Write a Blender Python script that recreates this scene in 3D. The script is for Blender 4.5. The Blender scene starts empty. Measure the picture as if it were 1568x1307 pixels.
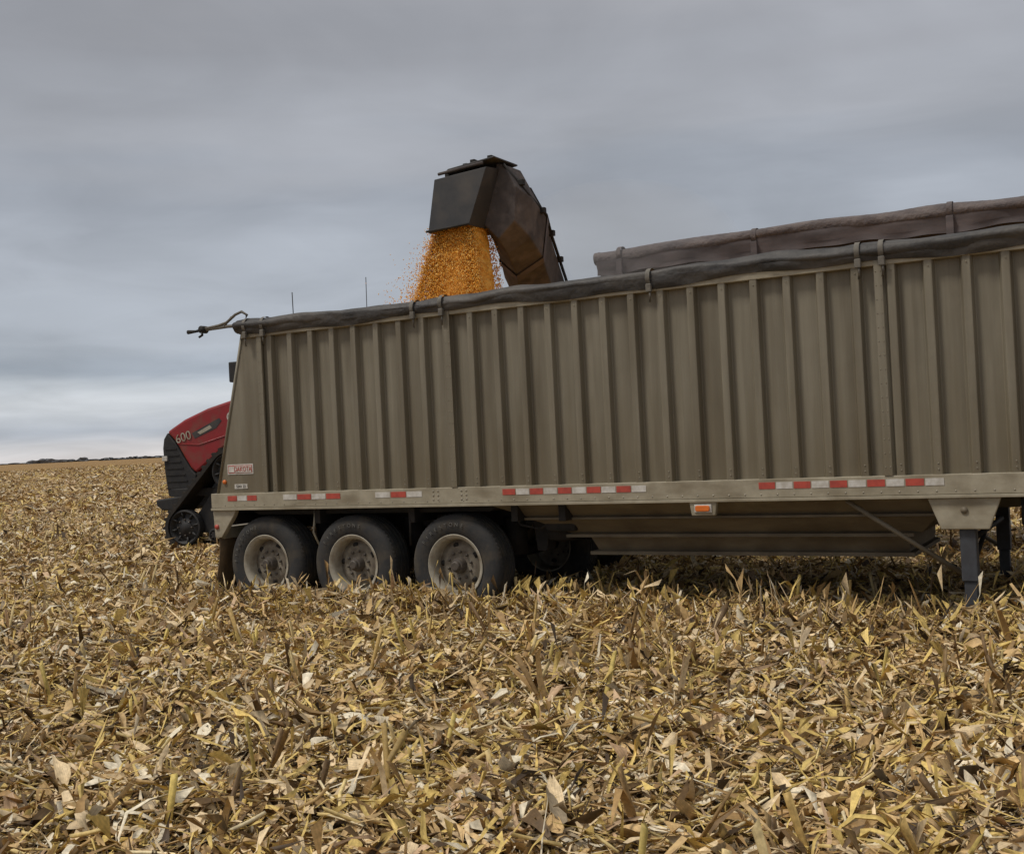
import bpy, math, random
import numpy as np
from mathutils import Vector, Matrix
random.seed(7); rng=np.random.default_rng(11)
scene=bpy.context.scene
scene.view_settings.view_transform='Standard'
scene.view_settings.look='None'; scene.view_settings.exposure=0

# ------------------------------------------------ materials
def newmat(name):
    m=bpy.data.materials.new(name); m.use_nodes=True
    return m,m.node_tree,m.node_tree.nodes['Principled BSDF']
def mat(name,c1,c2=None,scale=6,rough=.6,metal=0,bump=0,bscale=30,stretch=(1,1,1),spec=.4,p0=.35,p1=.65,c3=None,s3=1.5,detail=6,st3=(1,1,1),c4=None,bdist=.02):
    m,t,b=newmat(name)
    N=t.nodes; K=t.links
    b.inputs['Roughness'].default_value=rough; b.inputs['Metallic'].default_value=metal
    b.inputs['Specular IOR Level'].default_value=spec
    tc=N.new('ShaderNodeTexCoord'); mp=N.new('ShaderNodeMapping'); mp.inputs['Scale'].default_value=stretch
    K.new(tc.outputs['Object'],mp.inputs['Vector'])
    if c2 is None: c2=tuple(x*.75 for x in c1)
    n=N.new('ShaderNodeTexNoise'); n.inputs['Scale'].default_value=scale; n.inputs['Detail'].default_value=detail; n.inputs['Roughness'].default_value=.65
    K.new(mp.outputs[0],n.inputs['Vector'])
    r=N.new('ShaderNodeValToRGB'); r.color_ramp.elements[0].position=p0; r.color_ramp.elements[1].position=p1
    r.color_ramp.elements[0].color=(*c1,1); r.color_ramp.elements[1].color=(*c2,1)
    K.new(n.outputs['Fac'],r.inputs['Fac']); out=r.outputs['Color']
    if c3:
        mp3=N.new('ShaderNodeMapping'); mp3.inputs['Scale'].default_value=st3; K.new(tc.outputs['Object'],mp3.inputs['Vector'])
        n3=N.new('ShaderNodeTexNoise'); n3.inputs['Scale'].default_value=s3; n3.inputs['Detail'].default_value=8
        K.new(mp3.outputs[0],n3.inputs['Vector'])
        r3=N.new('ShaderNodeValToRGB'); r3.color_ramp.elements[0].position=.48; r3.color_ramp.elements[1].position=.72
        K.new(n3.outputs['Fac'],r3.inputs['Fac'])
        mx=N.new('ShaderNodeMixRGB'); mx.inputs['Color2'].default_value=(*c3,1)
        K.new(r3.outputs['Color'],mx.inputs['Fac']); K.new(out,mx.inputs['Color1']); out=mx.outputs[0]
    if c4: # road spray / mud thrown up from below, fading with height
        col4,za,zb_,amt=c4
        sx=N.new('ShaderNodeSeparateXYZ'); K.new(tc.outputs['Object'],sx.inputs[0])
        n4=N.new('ShaderNodeTexNoise'); n4.inputs['Scale'].default_value=2.5; n4.inputs['Detail'].default_value=8; K.new(mp.outputs[0],n4.inputs['Vector'])
        ad=N.new('ShaderNodeMath'); ad.operation='MULTIPLY_ADD'; ad.inputs[1].default_value=-1.6; K.new(n4.outputs['Fac'],ad.inputs[0]); ad.inputs[2].default_value=.8
        ad2=N.new('ShaderNodeMath'); ad2.operation='ADD'; K.new(sx.outputs[2],ad2.inputs[0]); K.new(ad.outputs[0],ad2.inputs[1])
        m4=N.new('ShaderNodeMapRange'); m4.inputs['From Min'].default_value=za; m4.inputs['From Max'].default_value=zb_; m4.inputs['To Min'].default_value=amt; m4.inputs['To Max'].default_value=0; K.new(ad2.outputs[0],m4.inputs['Value'])
        mx4=N.new('ShaderNodeMixRGB'); mx4.inputs['Color2'].default_value=(*col4,1); K.new(m4.outputs[0],mx4.inputs['Fac']); K.new(out,mx4.inputs['Color1']); out=mx4.outputs[0]
    K.new(out,b.inputs['Base Color'])
    if bump:
        n2=N.new('ShaderNodeTexNoise'); n2.inputs['Scale'].default_value=bscale; n2.inputs['Detail'].default_value=5
        K.new(tc.outputs['Object'],n2.inputs['Vector'])
        bp=N.new('ShaderNodeBump'); bp.inputs['Strength'].default_value=bump; bp.inputs['Distance'].default_value=bdist
        K.new(n2.outputs['Fac'],bp.inputs['Height']); K.new(bp.outputs[0],b.inputs['Normal'])
    return m
M={}
M['wall']=mat('trailer_wall_paint',(.235,.210,.158),(.180,.159,.116),scale=3,rough=.5,metal=.06,stretch=(4.5,2.2,.22),bump=.25,bscale=2.2,c3=(.125,.105,.072),s3=1.0,st3=(3,1,.3),c4=((.15,.12,.072),1.2,2.3,.65),bdist=.04)
M['rail']=mat('trailer_rail_paint',(.38,.34,.255),(.29,.255,.185),scale=7,rough=.5,metal=.05,c3=(.19,.155,.10),s3=3,st3=(.6,1,2))
M['hopper']=mat('hopper_metal',(.19,.16,.112),(.13,.105,.073),scale=4,rough=.6,metal=.1,stretch=(.5,1,2),c3=(.09,.07,.045),s3=2)
M['tarp']=mat('tarp_vinyl',(.032,.031,.031),(.068,.063,.059),scale=4,rough=.6,bump=.7,bscale=12,c3=(.10,.088,.076),s3=2.2,st3=(.6,1,2))
M['under']=mat('undercarriage_black',(.012,.011,.010),(.025,.021,.018),scale=9,rough=.75)
M['legm']=mat('leg_steel',(.06,.064,.072),(.04,.04,.045),scale=9,rough=.6)
M['tire']=mat('tire_rubber',(.026,.027,.029),(.042,.039,.036),scale=8,rough=.85,bump=.2,bscale=60,c3=(.075,.062,.045),s3=5)
M['rimm']=mat('rim_paint',(.43,.395,.32),(.31,.275,.21),scale=9,rough=.5,c3=(.20,.16,.11),s3=6)
M['disc']=mat('disc_dirty',(.24,.21,.16),(.13,.105,.08),scale=12,rough=.7)
M['hub']=mat('hub_grease',(.06,.05,.042),(.11,.09,.07),scale=20,rough=.6)
M['red']=mat('tape_red',(.48,.08,.055),(.34,.06,.045),rough=.4,scale=14)
M['white']=mat('tape_white',(.62,.60,.56),(.44,.41,.36),rough=.4,scale=14)
M['amber']=mat('lamp_amber',(.75,.19,.03),(.65,.15,.03),rough=.25)
M['flap']=mat('mudflap_rubber',(.17,.115,.06),(.08,.06,.04),scale=4,rough=.85,bump=.3)
M['letter']=mat('tire_letter',(.17,.165,.15),(.08,.075,.07),rough=.8,scale=20)
M['tred']=mat('tractor_red',(.28,.016,.02),(.21,.018,.02),scale=3,rough=.38,spec=.5,c3=(.20,.065,.045),s3=3)
M['tblack']=mat('tractor_black',(.016,.016,.018),(.03,.028,.026),scale=10,rough=.6)
M['track']=mat('track_rubber',(.016,.015,.014),(.034,.028,.022),scale=8,rough=.85)
M['glass']=mat('cab_glass',(.03,.035,.04),(.03,.035,.04),rough=.08,spec=.6)
M['spout']=mat('spout_rubber',(.036,.037,.040),(.050,.049,.050),scale=5,rough=.65,bump=.15,bscale=6,c3=(.075,.067,.06),s3=3)
M['auger']=mat('auger_dusty',(.115,.10,.094),(.075,.067,.066),scale=4,rough=.95,bump=.45,bscale=11,c3=(.15,.13,.122),s3=6,spec=.12)
M['ctank']=mat('cart_dusty',(.14,.115,.112),(.09,.077,.078),scale=3,rough=.85,stretch=(.4,1,3),bump=.4,bscale=7,c3=(.07,.06,.062),s3=2)
M['ctarp']=mat('cart_tarp_dusty',(.165,.138,.13),(.09,.077,.078),scale=8,rough=.9,stretch=(.6,1,2),bump=.9,bscale=24)
M['core']=mat('corn_grain',(.86,.45,.07),(.62,.26,.03),scale=38,rough=.6,bump=.6,bscale=70,p0=.4,p1=.6,c3=(.92,.55,.13),s3=9)
M['rivet']=mat('rivet',(.28,.25,.19),rough=.4,metal=.1)

# ------------------------------------------------ mesh helpers
def add(name,verts,faces,m,parent=None,smooth=False,bevel=0):
    me=bpy.data.meshes.new(name); me.from_pydata([tuple(v) for v in verts],[],faces); me.update()
    import bmesh
    bm=bmesh.new(); bm.from_mesh(me); bmesh.ops.recalc_face_normals(bm,faces=bm.faces); bm.to_mesh(me); bm.free()
    if smooth: me.polygons.foreach_set('use_smooth',[True]*len(me.polygons))
    if m: me.materials.append(m)
    o=bpy.data.objects.new(name,me); scene.collection.objects.link(o)
    if parent: o.parent=parent
    if bevel:
        b=o.modifiers.new('b','BEVEL'); b.width=bevel; b.segments=2; b.limit_method='ANGLE'
    return o
def box(name,x0,x1,y0,y1,z0,z1,m,p,bevel=.006):
    v=[(x,y,z) for x in(x0,x1) for y in(y0,y1) for z in(z0,z1)]
    f=[(0,1,3,2),(4,6,7,5),(0,4,5,1),(2,3,7,6),(0,2,6,4),(1,5,7,3)]
    return add(name,v,f,m,p,bevel=bevel)
def prism(name,poly,y0,y1,m,p,bevel=.008,smooth=False):
    n=len(poly); v=[(a,y0,c) for a,c in poly]+[(a,y1,c) for a,c in poly]
    f=[tuple(range(n)),tuple(range(2*n-1,n-1,-1))]+[(i,(i+1)%n,(i+1)%n+n,i+n) for i in range(n)]
    return add(name,v,f,m,p,bevel=bevel,smooth=smooth)
def tube(name,pts,rad,m,p,seg=10,ry=None,closed=True):
    pts=[Vector(q) for q in pts]; n=len(pts)
    if not hasattr(rad,'__len__'): rad=[rad]*n
    V=[];F=[]
    for i,q in enumerate(pts):
        d=(pts[min(i+1,n-1)]-pts[max(i-1,0)]).normalized()
        up=Vector((0,0,1)) if abs(d.z)<.95 else Vector((1,0,0))
        a=d.cross(up).normalized(); b=a.cross(d).normalized()
        for k in range(seg):
            th=2*math.pi*k/seg
            V.append(q+(a*math.cos(th)+b*math.sin(th))*rad[i])
    for i in range(n-1):
        for k in range(seg):
            k2=(k+1)%seg
            F.append((i*seg+k,i*seg+k2,(i+1)*seg+k2,(i+1)*seg+k))
    F.append(tuple(range(seg))); F.append(tuple(range(n*seg-1,(n-1)*seg-1,-1)))
    return add(name,V,F,m,p,smooth=True)
def lathe_data(prof,seg=64,closed=False):
    V=[];F=[];n=len(prof)
    for (y,r) in prof:
        for k in range(seg):
            th=2*math.pi*k/seg; V.append((r*math.cos(th),y,r*math.sin(th)))
    for i in range(n-1):
        for k in range(seg):
            k2=(k+1)%seg; F.append((i*seg+k,i*seg+k2,(i+1)*seg+k2,(i+1)*seg+k))
    return V,F
def lathe(name,prof,m,p,loc,seg=64,autosm=True):
    V,F=lathe_data(prof,seg); o=add(name,V,F,m,p,smooth=True); o.location=loc
    if autosm:
        e=o.modifiers.new('e','EDGE_SPLIT'); e.split_angle=math.radians(35)
    return o
def empty(name,loc,rz=0):
    e=bpy.data.objects.new(name,None); scene.collection.objects.link(e); e.location=loc; e.rotation_euler=(0,0,rz); e.empty_display_size=.3; return e
def text(name,s,loc,size,m,p,rot=(math.pi/2,0,0),ext=.002,shear=0,sx=1):
    c=bpy.data.curves.new(name,'FONT'); c.body=s; c.size=size; c.extrude=ext; c.shear=shear; c.align_x='CENTER'; c.align_y='CENTER'
    c.materials.append(m); o=bpy.data.objects.new(name,c); scene.collection.objects.link(o); o.parent=p; o.location=loc; o.rotation_euler=rot; o.scale=(sx,1,1)
    return o

# ------------------------------------------------ camera
cam=bpy.data.cameras.new('camera'); co=bpy.data.objects.new('camera',cam); scene.collection.objects.link(co)
pitch=math.radians(.60); roll=math.radians(2.86)
f=Vector((0,math.cos(pitch),math.sin(pitch))); r0=Vector((1,0,0)); u0=r0.cross(f)
r=(r0*math.cos(roll)-u0*math.sin(roll)); up=r.cross(f)
R=Matrix((r,up,-f)).transposed().to_4x4(); R.translation=Vector((0,0,1.8)); co.matrix_world=R
cam.lens=36*1752/1568; cam.sensor_width=36; cam.clip_end=8000; cam.clip_start=.1
scene.camera=co

# ------------------------------------------------ world
w=bpy.data.worlds.new('World'); scene.world=w; w.use_nodes=True
N=w.node_tree.nodes; K=w.node_tree.links; N.clear()
out=N.new('ShaderNodeOutputWorld'); mixs=N.new('ShaderNodeMixShader'); mixs.inputs[0].default_value=.93
sky=N.new('ShaderNodeTexSky'); sky.sky_type='NISHITA'; sky.sun_disc=False; sky.sun_elevation=math.radians(58); sky.sun_rotation=math.radians(240)
b1=N.new('ShaderNodeBackground'); b1.inputs[1].default_value=.08; K.new(sky.outputs[0],b1.inputs[0])
tc=N.new('ShaderNodeTexCoord'); sp=N.new('ShaderNodeSeparateXYZ'); K.new(tc.outputs['Generated'],sp.inputs[0])
def mth(op,a,b=None):
    n=N.new('ShaderNodeMath'); n.operation=op
    for i,x in enumerate((a,b)):
        if x is None: continue
        if isinstance(x,(int,float)): n.inputs[i].default_value=x
        else: K.new(x,n.inputs[i])
    return n.outputs[0]
zz=mth('MAXIMUM',sp.outputs[2],0.0); den=mth('ADD',zz,.16)
cx=mth('DIVIDE',sp.outputs[0],den); cy=mth('DIVIDE',sp.outputs[1],den)
cb=N.new('ShaderNodeCombineXYZ'); K.new(cx,cb.inputs[0]); K.new(cy,cb.inputs[1])
def cloud(sc,det,dist,lo,hi,off):
    mpp=N.new('ShaderNodeMapping'); mpp.inputs['Location'].default_value=off; K.new(cb.outputs[0],mpp.inputs['Vector'])
    n1=N.new('ShaderNodeTexNoise'); n1.inputs['Scale'].default_value=sc; n1.inputs['Detail'].default_value=det; n1.inputs['Roughness'].default_value=.5; n1.inputs['Distortion'].default_value=dist
    K.new(mpp.outputs[0],n1.inputs['Vector'])
    mr=N.new('ShaderNodeMapRange'); mr.inputs['From Min'].default_value=.32; mr.inputs['From Max'].default_value=.68; mr.inputs['To Min'].default_value=lo; mr.inputs['To Max'].default_value=hi
    K.new(n1.outputs['Fac'],mr.inputs['Value']); return mr.outputs[0]
fa=mth('MULTIPLY',cloud(.6,4,.3,.88,1.16,(3,1,0)),cloud(2.0,7,.5,.90,1.10,(0,5,2)))
mp=N.new('ShaderNodeMapping'); mp.inputs['Scale'].default_value=(2,2,16); K.new(tc.outputs['Generated'],mp.inputs['Vector'])
n2=N.new('ShaderNodeTexNoise'); n2.inputs['Scale'].default_value=1.6; n2.inputs['Detail'].default_value=6; K.new(mp.outputs[0],n2.inputs['Vector'])
wob=mth('MULTIPLY',mth('SUBTRACT',n2.outputs['Fac'],.5),mth('ADD',mth('MULTIPLY',zz,.5),.035))
zw=mth('ADD',zz,wob)
cr=N.new('ShaderNodeValToRGB'); K.new(zw,cr.inputs['Fac'])
st=[(0,(.72,.68,.67)),(.014,(.68,.67,.68)),(.026,(.46,.50,.565)),(.042,(.63,.66,.70)),(.058,(.55,.59,.64)),(.072,(.365,.41,.475)),(.10,(.43,.465,.52)),(.15,(.41,.44,.49)),(.21,(.34,.365,.41)),(.26,(.38,.395,.43)),(.34,(.35,.36,.39)),(.42,(.38,.385,.41)),(1,(.66,.66,.66))]
el=cr.color_ramp.elements
el[0].position=0; el[0].color=(*st[0][1],1); el[1].position=1; el[1].color=(*st[-1][1],1)
for p,c in st[1:-1]:
    e=el.new(p); e.color=(*c,1)
mm=N.new('ShaderNodeVectorMath'); mm.operation='SCALE'; K.new(cr.outputs[0],mm.inputs[0]); K.new(fa,mm.inputs['Scale'])
b2=N.new('ShaderNodeBackground'); b2.inputs[1].default_value=1.0; K.new(mm.outputs[0],b2.inputs[0])
K.new(b1.outputs[0],mixs.inputs[1]); K.new(b2.outputs[0],mixs.inputs[2]); K.new(mixs.outputs[0],out.inputs[0])
sl=bpy.data.lights.new('sun','SUN'); sl.energy=1.5; sl.angle=math.radians(11); sl.color=(1,.94,.85)
so=bpy.data.objects.new('sun',sl); scene.collection.objects.link(so)
so.rotation_euler=Vector((.55,.22,-1.0)).to_track_quat('-Z','Y').to_euler()
sl.energy=2.1

# ------------------------------------------------ ground
gm,t,b=newmat('ground_residue_soil'); Nn=t.nodes; Kk=t.links
tcg=Nn.new('ShaderNodeTexCoord')
def noise(s,d=6,rg=.6):
    n=Nn.new('ShaderNodeTexNoise'); n.inputs['Scale'].default_value=s; n.inputs['Detail'].default_value=d; n.inputs['Roughness'].default_value=rg; Kk.new(tcg.outputs['Object'],n.inputs['Vector']); return n
na=noise(5,8,.75); nb=noise(.08,5)
ra=Nn.new('ShaderNodeValToRGB'); ra.color_ramp.elements[0].position=.34; ra.color_ramp.elements[0].color=(.075,.045,.022,1); ra.color_ramp.elements[1].position=.64; ra.color_ramp.elements[1].color=(.56,.38,.18,1)
e=ra.color_ramp.elements.new(.5); e.color=(.28,.18,.08,1)
Kk.new(na.outputs['Fac'],ra.inputs['Fac'])
rb=Nn.new('ShaderNodeValToRGB'); rb.color_ramp.elements[0].position=.35; rb.color_ramp.elements[0].color=(.8,.78,.75,1); rb.color_ramp.elements[1].position=.65; rb.color_ramp.elements[1].color=(1.15,1.1,1.05,1)
Kk.new(nb.outputs['Fac'],rb.inputs['Fac'])
mx=Nn.new('ShaderNodeMixRGB'); mx.blend_type='MULTIPLY'; mx.inputs[0].default_value=1; Kk.new(ra.outputs[0],mx.inputs[1]); Kk.new(rb.outputs[0],mx.inputs[2]); Kk.new(mx.outputs[0],b.inputs['Base Color'])
b.inputs['Roughness'].default_value=.9; b.inputs['Specular IOR Level'].default_value=.1
bp=Nn.new('ShaderNodeBump'); bp.inputs['Strength'].default_value=1; bp.inputs['Distance'].default_value=.1; Kk.new(na.outputs['Fac'],bp.inputs['Height']); Kk.new(bp.outputs[0],b.inputs['Normal'])
rings=[0,5,12,25,60,150,400,1000,2500,6000]; V=[(0,0,0)];F=[];sg=96
for rr in rings[1:]:
    for k in range(sg):
        V.append((rr*math.cos(2*math.pi*k/sg),rr*math.sin(2*math.pi*k/sg),0))
for k in range(sg): F.append((0,1+k,1+(k+1)%sg))
for i in range(len(rings)-2):
    for k in range(sg):
        a=1+i*sg+k; bb=1+i*sg+(k+1)%sg; F.append((a,bb,bb+sg,a+sg))
add('ground',V,F,gm)

# ------------------------------------------------ residue
def hgt(x,y):
    tt=(x+3.59)*.491+(y-13.68)*.871; ss=(x+3.59)*.871-(y-13.68)*.491
    ridge=.055*np.exp(-((tt+.45)/.26)**2)*(.6+.4*np.sin(ss*3.1+np.sin(ss*1.3)*2))*((ss>-.6)&(ss<14))
    return .045*np.sin(x*2.1+y*1.3+1)*np.sin(y*2.7-x*.9)+.025*np.sin(x*5.3+2*y)*np.sin(y*6.1-1.7*x)+.045+ridge
pal=np.array([(.88,.68,.41),(.72,.49,.225),(.76,.55,.18),(.43,.265,.105),(.18,.108,.046),(.50,.39,.25),(.70,.48,.29),(.08,.05,.026),(.94,.83,.62)])
pw=np.array([.19,.22,.12,.16,.11,.03,.05,.06,.08]); pw/=pw.sum()
def pieces(n,rmin,rmax,half,Lr,Wr,ns,na_,liftmax,pitchs,huskfrac=.0,strip=.35,lightmul=1.0,pos=None,rolls=.42):
    if pos is None:
        rr=np.sqrt(rng.uniform(rmin**2,rmax**2,n)); th=rng.uniform(-half,half,n)
        cx=rr*np.sin(th); cy=rr*np.cos(th)
    else: cx,cy=pos
    L=rng.uniform(*Lr,n)*rng.choice([.6,1,1.35],n); W=rng.uniform(*Wr,n)*rng.choice([.35,.8,1.25],n,p=[.35,.4,.25])
    isS=rng.random(n)<strip
    L=np.where(isS,L*1.4,L); W=np.where(isS,W*.36,W)
    husk=(rng.random(n)<huskfrac)&~isS; W=np.where(husk,rng.uniform(.04,.085,n),W); L=np.where(husk,rng.uniform(.12,.25,n),L)
    yaw=rng.uniform(0,2*np.pi,n); pt=rng.normal(0,pitchs,n); rl=rng.normal(0,rolls,n); curl=rng.normal(0,1.,n)*.8; tw=rng.normal(0,1.0,n)*np.where(isS,1.6,1)
    cup=np.where(husk,rng.uniform(.3,1.3,n)*rng.choice([-1,1],n),rng.normal(0,.6,n))
    zc=hgt(cx,cy)+rng.uniform(-.02,liftmax,n)*rng.random(n)+np.abs(np.sin(pt))*L*.4
    l=np.linspace(-.5,.5,ns); a=np.linspace(-1,1,na_)
    ex=rng.choice([1.6,3,7],n,p=[.35,.35,.3])[:,None]; dp=rng.uniform(.3,.92,n)[:,None]
    prof=1-(np.abs(l*2)[None,:]**ex)*dp
    shift=rng.uniform(-.45,.45,n)[:,None]
    pr=np.clip(prof*(1+shift*l[None,:]*2),.06,1.3)*(1+rng.normal(0,.13,(n,ns)))
    lx=L[:,None]*l[None,:]
    lz=curl[:,None]*(l[None,:]**2-.08)*L[:,None]
    bend=rng.normal(0,.45,n)[:,None]*(l[None,:]**2)*L[:,None]
    half_w=.5*W[:,None]*pr
    wy=half_w[:,:,None]*a[None,None,:]
    cz=cup[:,None,None]*(a[None,None,:]**2)*half_w[:,:,None]*.8
    ta=(tw[:,None]*l[None,:]+rl[:,None])[:,:,None]
    Y=wy*np.cos(ta)-cz*np.sin(ta)+bend[:,:,None]; Z=wy*np.sin(ta)+cz*np.cos(ta)+lz[:,:,None]
    X=np.broadcast_to(lx[:,:,None],Y.shape).copy()
    X[:,0,:]+=rng.normal(0,.09,(n,na_))*L[:,None]; X[:,-1,:]+=rng.normal(0,.09,(n,na_))*L[:,None]
    cp=np.cos(pt)[:,None,None]; spn=np.sin(pt)[:,None,None]
    X2=X*cp-Z*spn; Z2=X*spn+Z*cp
    cyw=np.cos(yaw)[:,None,None]; syw=np.sin(yaw)[:,None,None]
    XX=X2*cyw-Y*syw+cx[:,None,None]; YY=X2*syw+Y*cyw+cy[:,None,None]; ZZ=Z2+zc[:,None,None]
    P=np.stack([XX,YY,ZZ],-1).reshape(-1,3)
    base=(np.arange(n)*ns*na_)[:,None]
    q=[]
    for i in range(ns-1):
        for j in range(na_-1):
            o=i*na_+j; q.append((o,o+1,o+na_+1,o+na_))
    Q=(base[:,:,None]+np.array(q)[None]).reshape(-1,4)
    patch=.5+.5*np.sin(cx*1.1+np.sin(cy*.9)*1.5)*np.sin(cy*1.3+cx*.5)
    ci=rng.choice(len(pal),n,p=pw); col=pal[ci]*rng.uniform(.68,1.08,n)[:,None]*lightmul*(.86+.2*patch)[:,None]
    depth_shade=np.clip((zc-hgt(cx,cy))/max(liftmax,.01)*2.6+.5,.36,1.0); col=col*depth_shade[:,None]  # shade between layers painted in: lower pieces get a darker colour
    col=np.where((husk&(rng.random(n)<.7))[:,None],pal[rng.choice([0,1,8],n)]*rng.uniform(.8,1.02,n)[:,None],col)
    col=np.where((isS&(rng.random(n)<.35))[:,None],pal[2]*rng.uniform(.8,1.15,n)[:,None],col)
    C=np.repeat(col,ns*na_,axis=0)*rng.uniform(.88,1.06,(n*ns*na_,1))
    al=np.tile(a*.5+.5,n*ns)[:,None]
    return P,Q,np.concatenate([C,al],1)
def rods(n,rmin,rmax,half,Lr,Rr,lift=.1):
    rr=np.sqrt(rng.uniform(rmin**2,rmax**2,n)); th=rng.uniform(-half,half,n)
    cx=rr*np.sin(th); cy=rr*np.cos(th); L=rng.uniform(*Lr,n); R_=rng.uniform(*Rr,n)
    yaw=rng.uniform(0,2*np.pi,n); pt=rng.normal(0,.2,n); sgm=6; k=np.arange(sgm)/sgm*2*np.pi
    bow=rng.normal(0,.06,n)
    z0=hgt(cx,cy)+rng.uniform(0,lift,n)*rng.random(n)+np.abs(np.sin(pt))*L*.45
    P=[]
    for li,l in enumerate((-.5,0,.5)):
        x=L[:,None]*l+rng.normal(0,.006,(n,sgm)); y=R_[:,None]*np.cos(k)[None]+(bow*(1 if li==1 else 0)*L)[:,None]; z=R_[:,None]*np.sin(k)[None]
        X2=x*np.cos(pt)[:,None]-z*np.sin(pt)[:,None]; Z2=x*np.sin(pt)[:,None]+z*np.cos(pt)[:,None]
        P.append(np.stack([X2*np.cos(yaw)[:,None]-y*np.sin(yaw)[:,None]+cx[:,None],X2*np.sin(yaw)[:,None]+y*np.cos(yaw)[:,None]+cy[:,None],Z2+z0[:,None]],-1))
    P=np.stack(P,1).reshape(-1,3); q=[]
    for i in range(2):
        for kk in range(sgm): k2=(kk+1)%sgm; q.append((i*sgm+kk,i*sgm+k2,(i+1)*sgm+k2,(i+1)*sgm+kk))
    for o in(0,2*sgm): q.append((o,o+1,o+2,o+3)); q.append((o,o+3,o+4,o+5))
    Q=((np.arange(n)*3*sgm)[:,None,None]+np.array(q)[None]).reshape(-1,4)
    col=np.array([(.80,.62,.28),(.68,.50,.20),(.50,.33,.14),(.86,.72,.45)])[rng.choice(4,n)]*rng.uniform(.7,1.1,n)[:,None]
    C=np.repeat(col,3*sgm,axis=0)
    return P,Q,np.concatenate([C,np.full((len(C),1),.3)],1)
def stalks(rowdir,segs=6,lo=.08,hi=.28,rmin=3.5,rmax=14,half=.75,sp=.19,keep=.6,nsh=3,rad=(.009,.016)):
    Ps=[];Qs=[];Cs=[];base=0
    ux,uy=rowdir; vx,vy=-uy,ux
    K_=int(rmax/.76)+2
    for j in range(-K_,K_):
        m=int(2*rmax/sp)
        s=(np.arange(m)-m/2)*sp+rng.normal(0,.06,m)
        tt=j*.76+rng.normal(0,.05,m)
        x=ux*s+vx*tt; y=uy*s+vy*tt
        rr=np.hypot(x,y); an=np.arctan2(x,y)
        clump=np.sin(x*1.9+y*.7+j)*np.sin(y*1.3-x*.8+2*j)
        ok=(rr>rmin)&(rr<rmax)&(np.abs(an)<half)&(rng.random(m)<keep+.5*clump)
        x=x[ok];y=y[ok];n=len(x)
        if n==0: continue
        h=rng.uniform(lo,hi,n)*rng.choice([.6,1,1.3],n); r_=rng.uniform(*rad,n)
        tx=rng.normal(0,.33,n); ty=rng.normal(0,.33,n)
        levels=np.array([0,.5,1.0]); thk=np.arange(segs)/segs*2*np.pi
        zb=hgt(x,y)-.04
        X=x[:,None,None]+tx[:,None,None]*h[:,None,None]*levels[None,:,None]+r_[:,None,None]*np.cos(thk)[None,None,:]
        Y=y[:,None,None]+ty[:,None,None]*h[:,None,None]*levels[None,:,None]+r_[:,None,None]*np.sin(thk)[None,None,:]
        Z=zb[:,None,None]+h[:,None,None]*levels[None,:,None]+0*X
        Z[:,2,:]+=rng.uniform(-.025,.035,(n,segs))
        P=np.stack([X,Y,Z],-1).reshape(-1,3)
        q=[]
        for i in range(2):
            for k in range(segs):
                k2=(k+1)%segs; q.append((i*segs+k,i*segs+k2,(i+1)*segs+k2,(i+1)*segs+k))
        q.append((2*segs,2*segs+1,2*segs+2,2*segs+3)); q.append((2*segs,2*segs+3,2*segs+4,2*segs+5))
        Q=((np.arange(n)*3*segs)[:,None,None]+np.array(q)[None]).reshape(-1,4)+base
        col=np.array([(.50,.34,.12),(.66,.50,.15),(.30,.19,.08),(.70,.54,.26),(.2,.125,.06)])[rng.choice(5,n)]*rng.uniform(.7,1.1,n)[:,None]
        C=np.concatenate([np.repeat(col,3*segs,axis=0),np.full((n*3*segs,1),.3)],1)
        Ps.append(P);Qs.append(Q);Cs.append(C);base+=len(P)
        for rep in range(nsh):
            k=rng.random(n)<.7; xs=x[k];ys=y[k];hs=h[k];n2_=len(xs)
            if n2_==0: continue
            an=rng.uniform(0,2*np.pi,n2_); Ls=hs*rng.uniform(.5,1.35,n2_); wd=rng.uniform(.008,.026,n2_); out_=rng.uniform(.1,1.3,n2_)
            droop=rng.uniform(-.2,1.0,n2_)
            lv=np.array([0,.4,.75,1.]); oo=np.array([.02,.15,.5,1.0]); ww=np.array([1,1.1,.8,.15])
            dx=np.cos(an);dy=np.sin(an)
            pts=[]
            for sgn in(-1,1):
                X=xs[:,None]+tx[k][:,None]*hs[:,None]*lv+dx[:,None]*(.012+out_[:,None]*Ls[:,None]*oo*.7)-dy[:,None]*sgn*wd[:,None]*ww
                Y=ys[:,None]+ty[k][:,None]*hs[:,None]*lv+dy[:,None]*(.012+out_[:,None]*Ls[:,None]*oo*.7)+dx[:,None]*sgn*wd[:,None]*ww
                zl=np.stack([0*droop,.45+0*droop,.7+.1*droop,.3+.7*droop],1)
                Z=zb[k][:,None]+Ls[:,None]*zl
                pts.append(np.stack([X,Y,Z],-1))
            P=np.stack(pts,2).reshape(-1,3)
            q=[(2*i,2*i+1,2*i+3,2*i+2) for i in range(3)]
            Q=((np.arange(n2_)*8)[:,None,None]+np.array(q)[None]).reshape(-1,4)+base
            col=pal[rng.choice([0,1,1,2,2,3,4],n2_)]*rng.uniform(.7,1.1,n2_)[:,None]
            Ps.append(P);Qs.append(Q);Cs.append(np.concatenate([np.repeat(col,8,axis=0),np.tile([0.,1.],4*n2_)[:,None]],1));base+=len(P)
    return np.concatenate(Ps),np.concatenate(Qs),np.concatenate(Cs)
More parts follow.
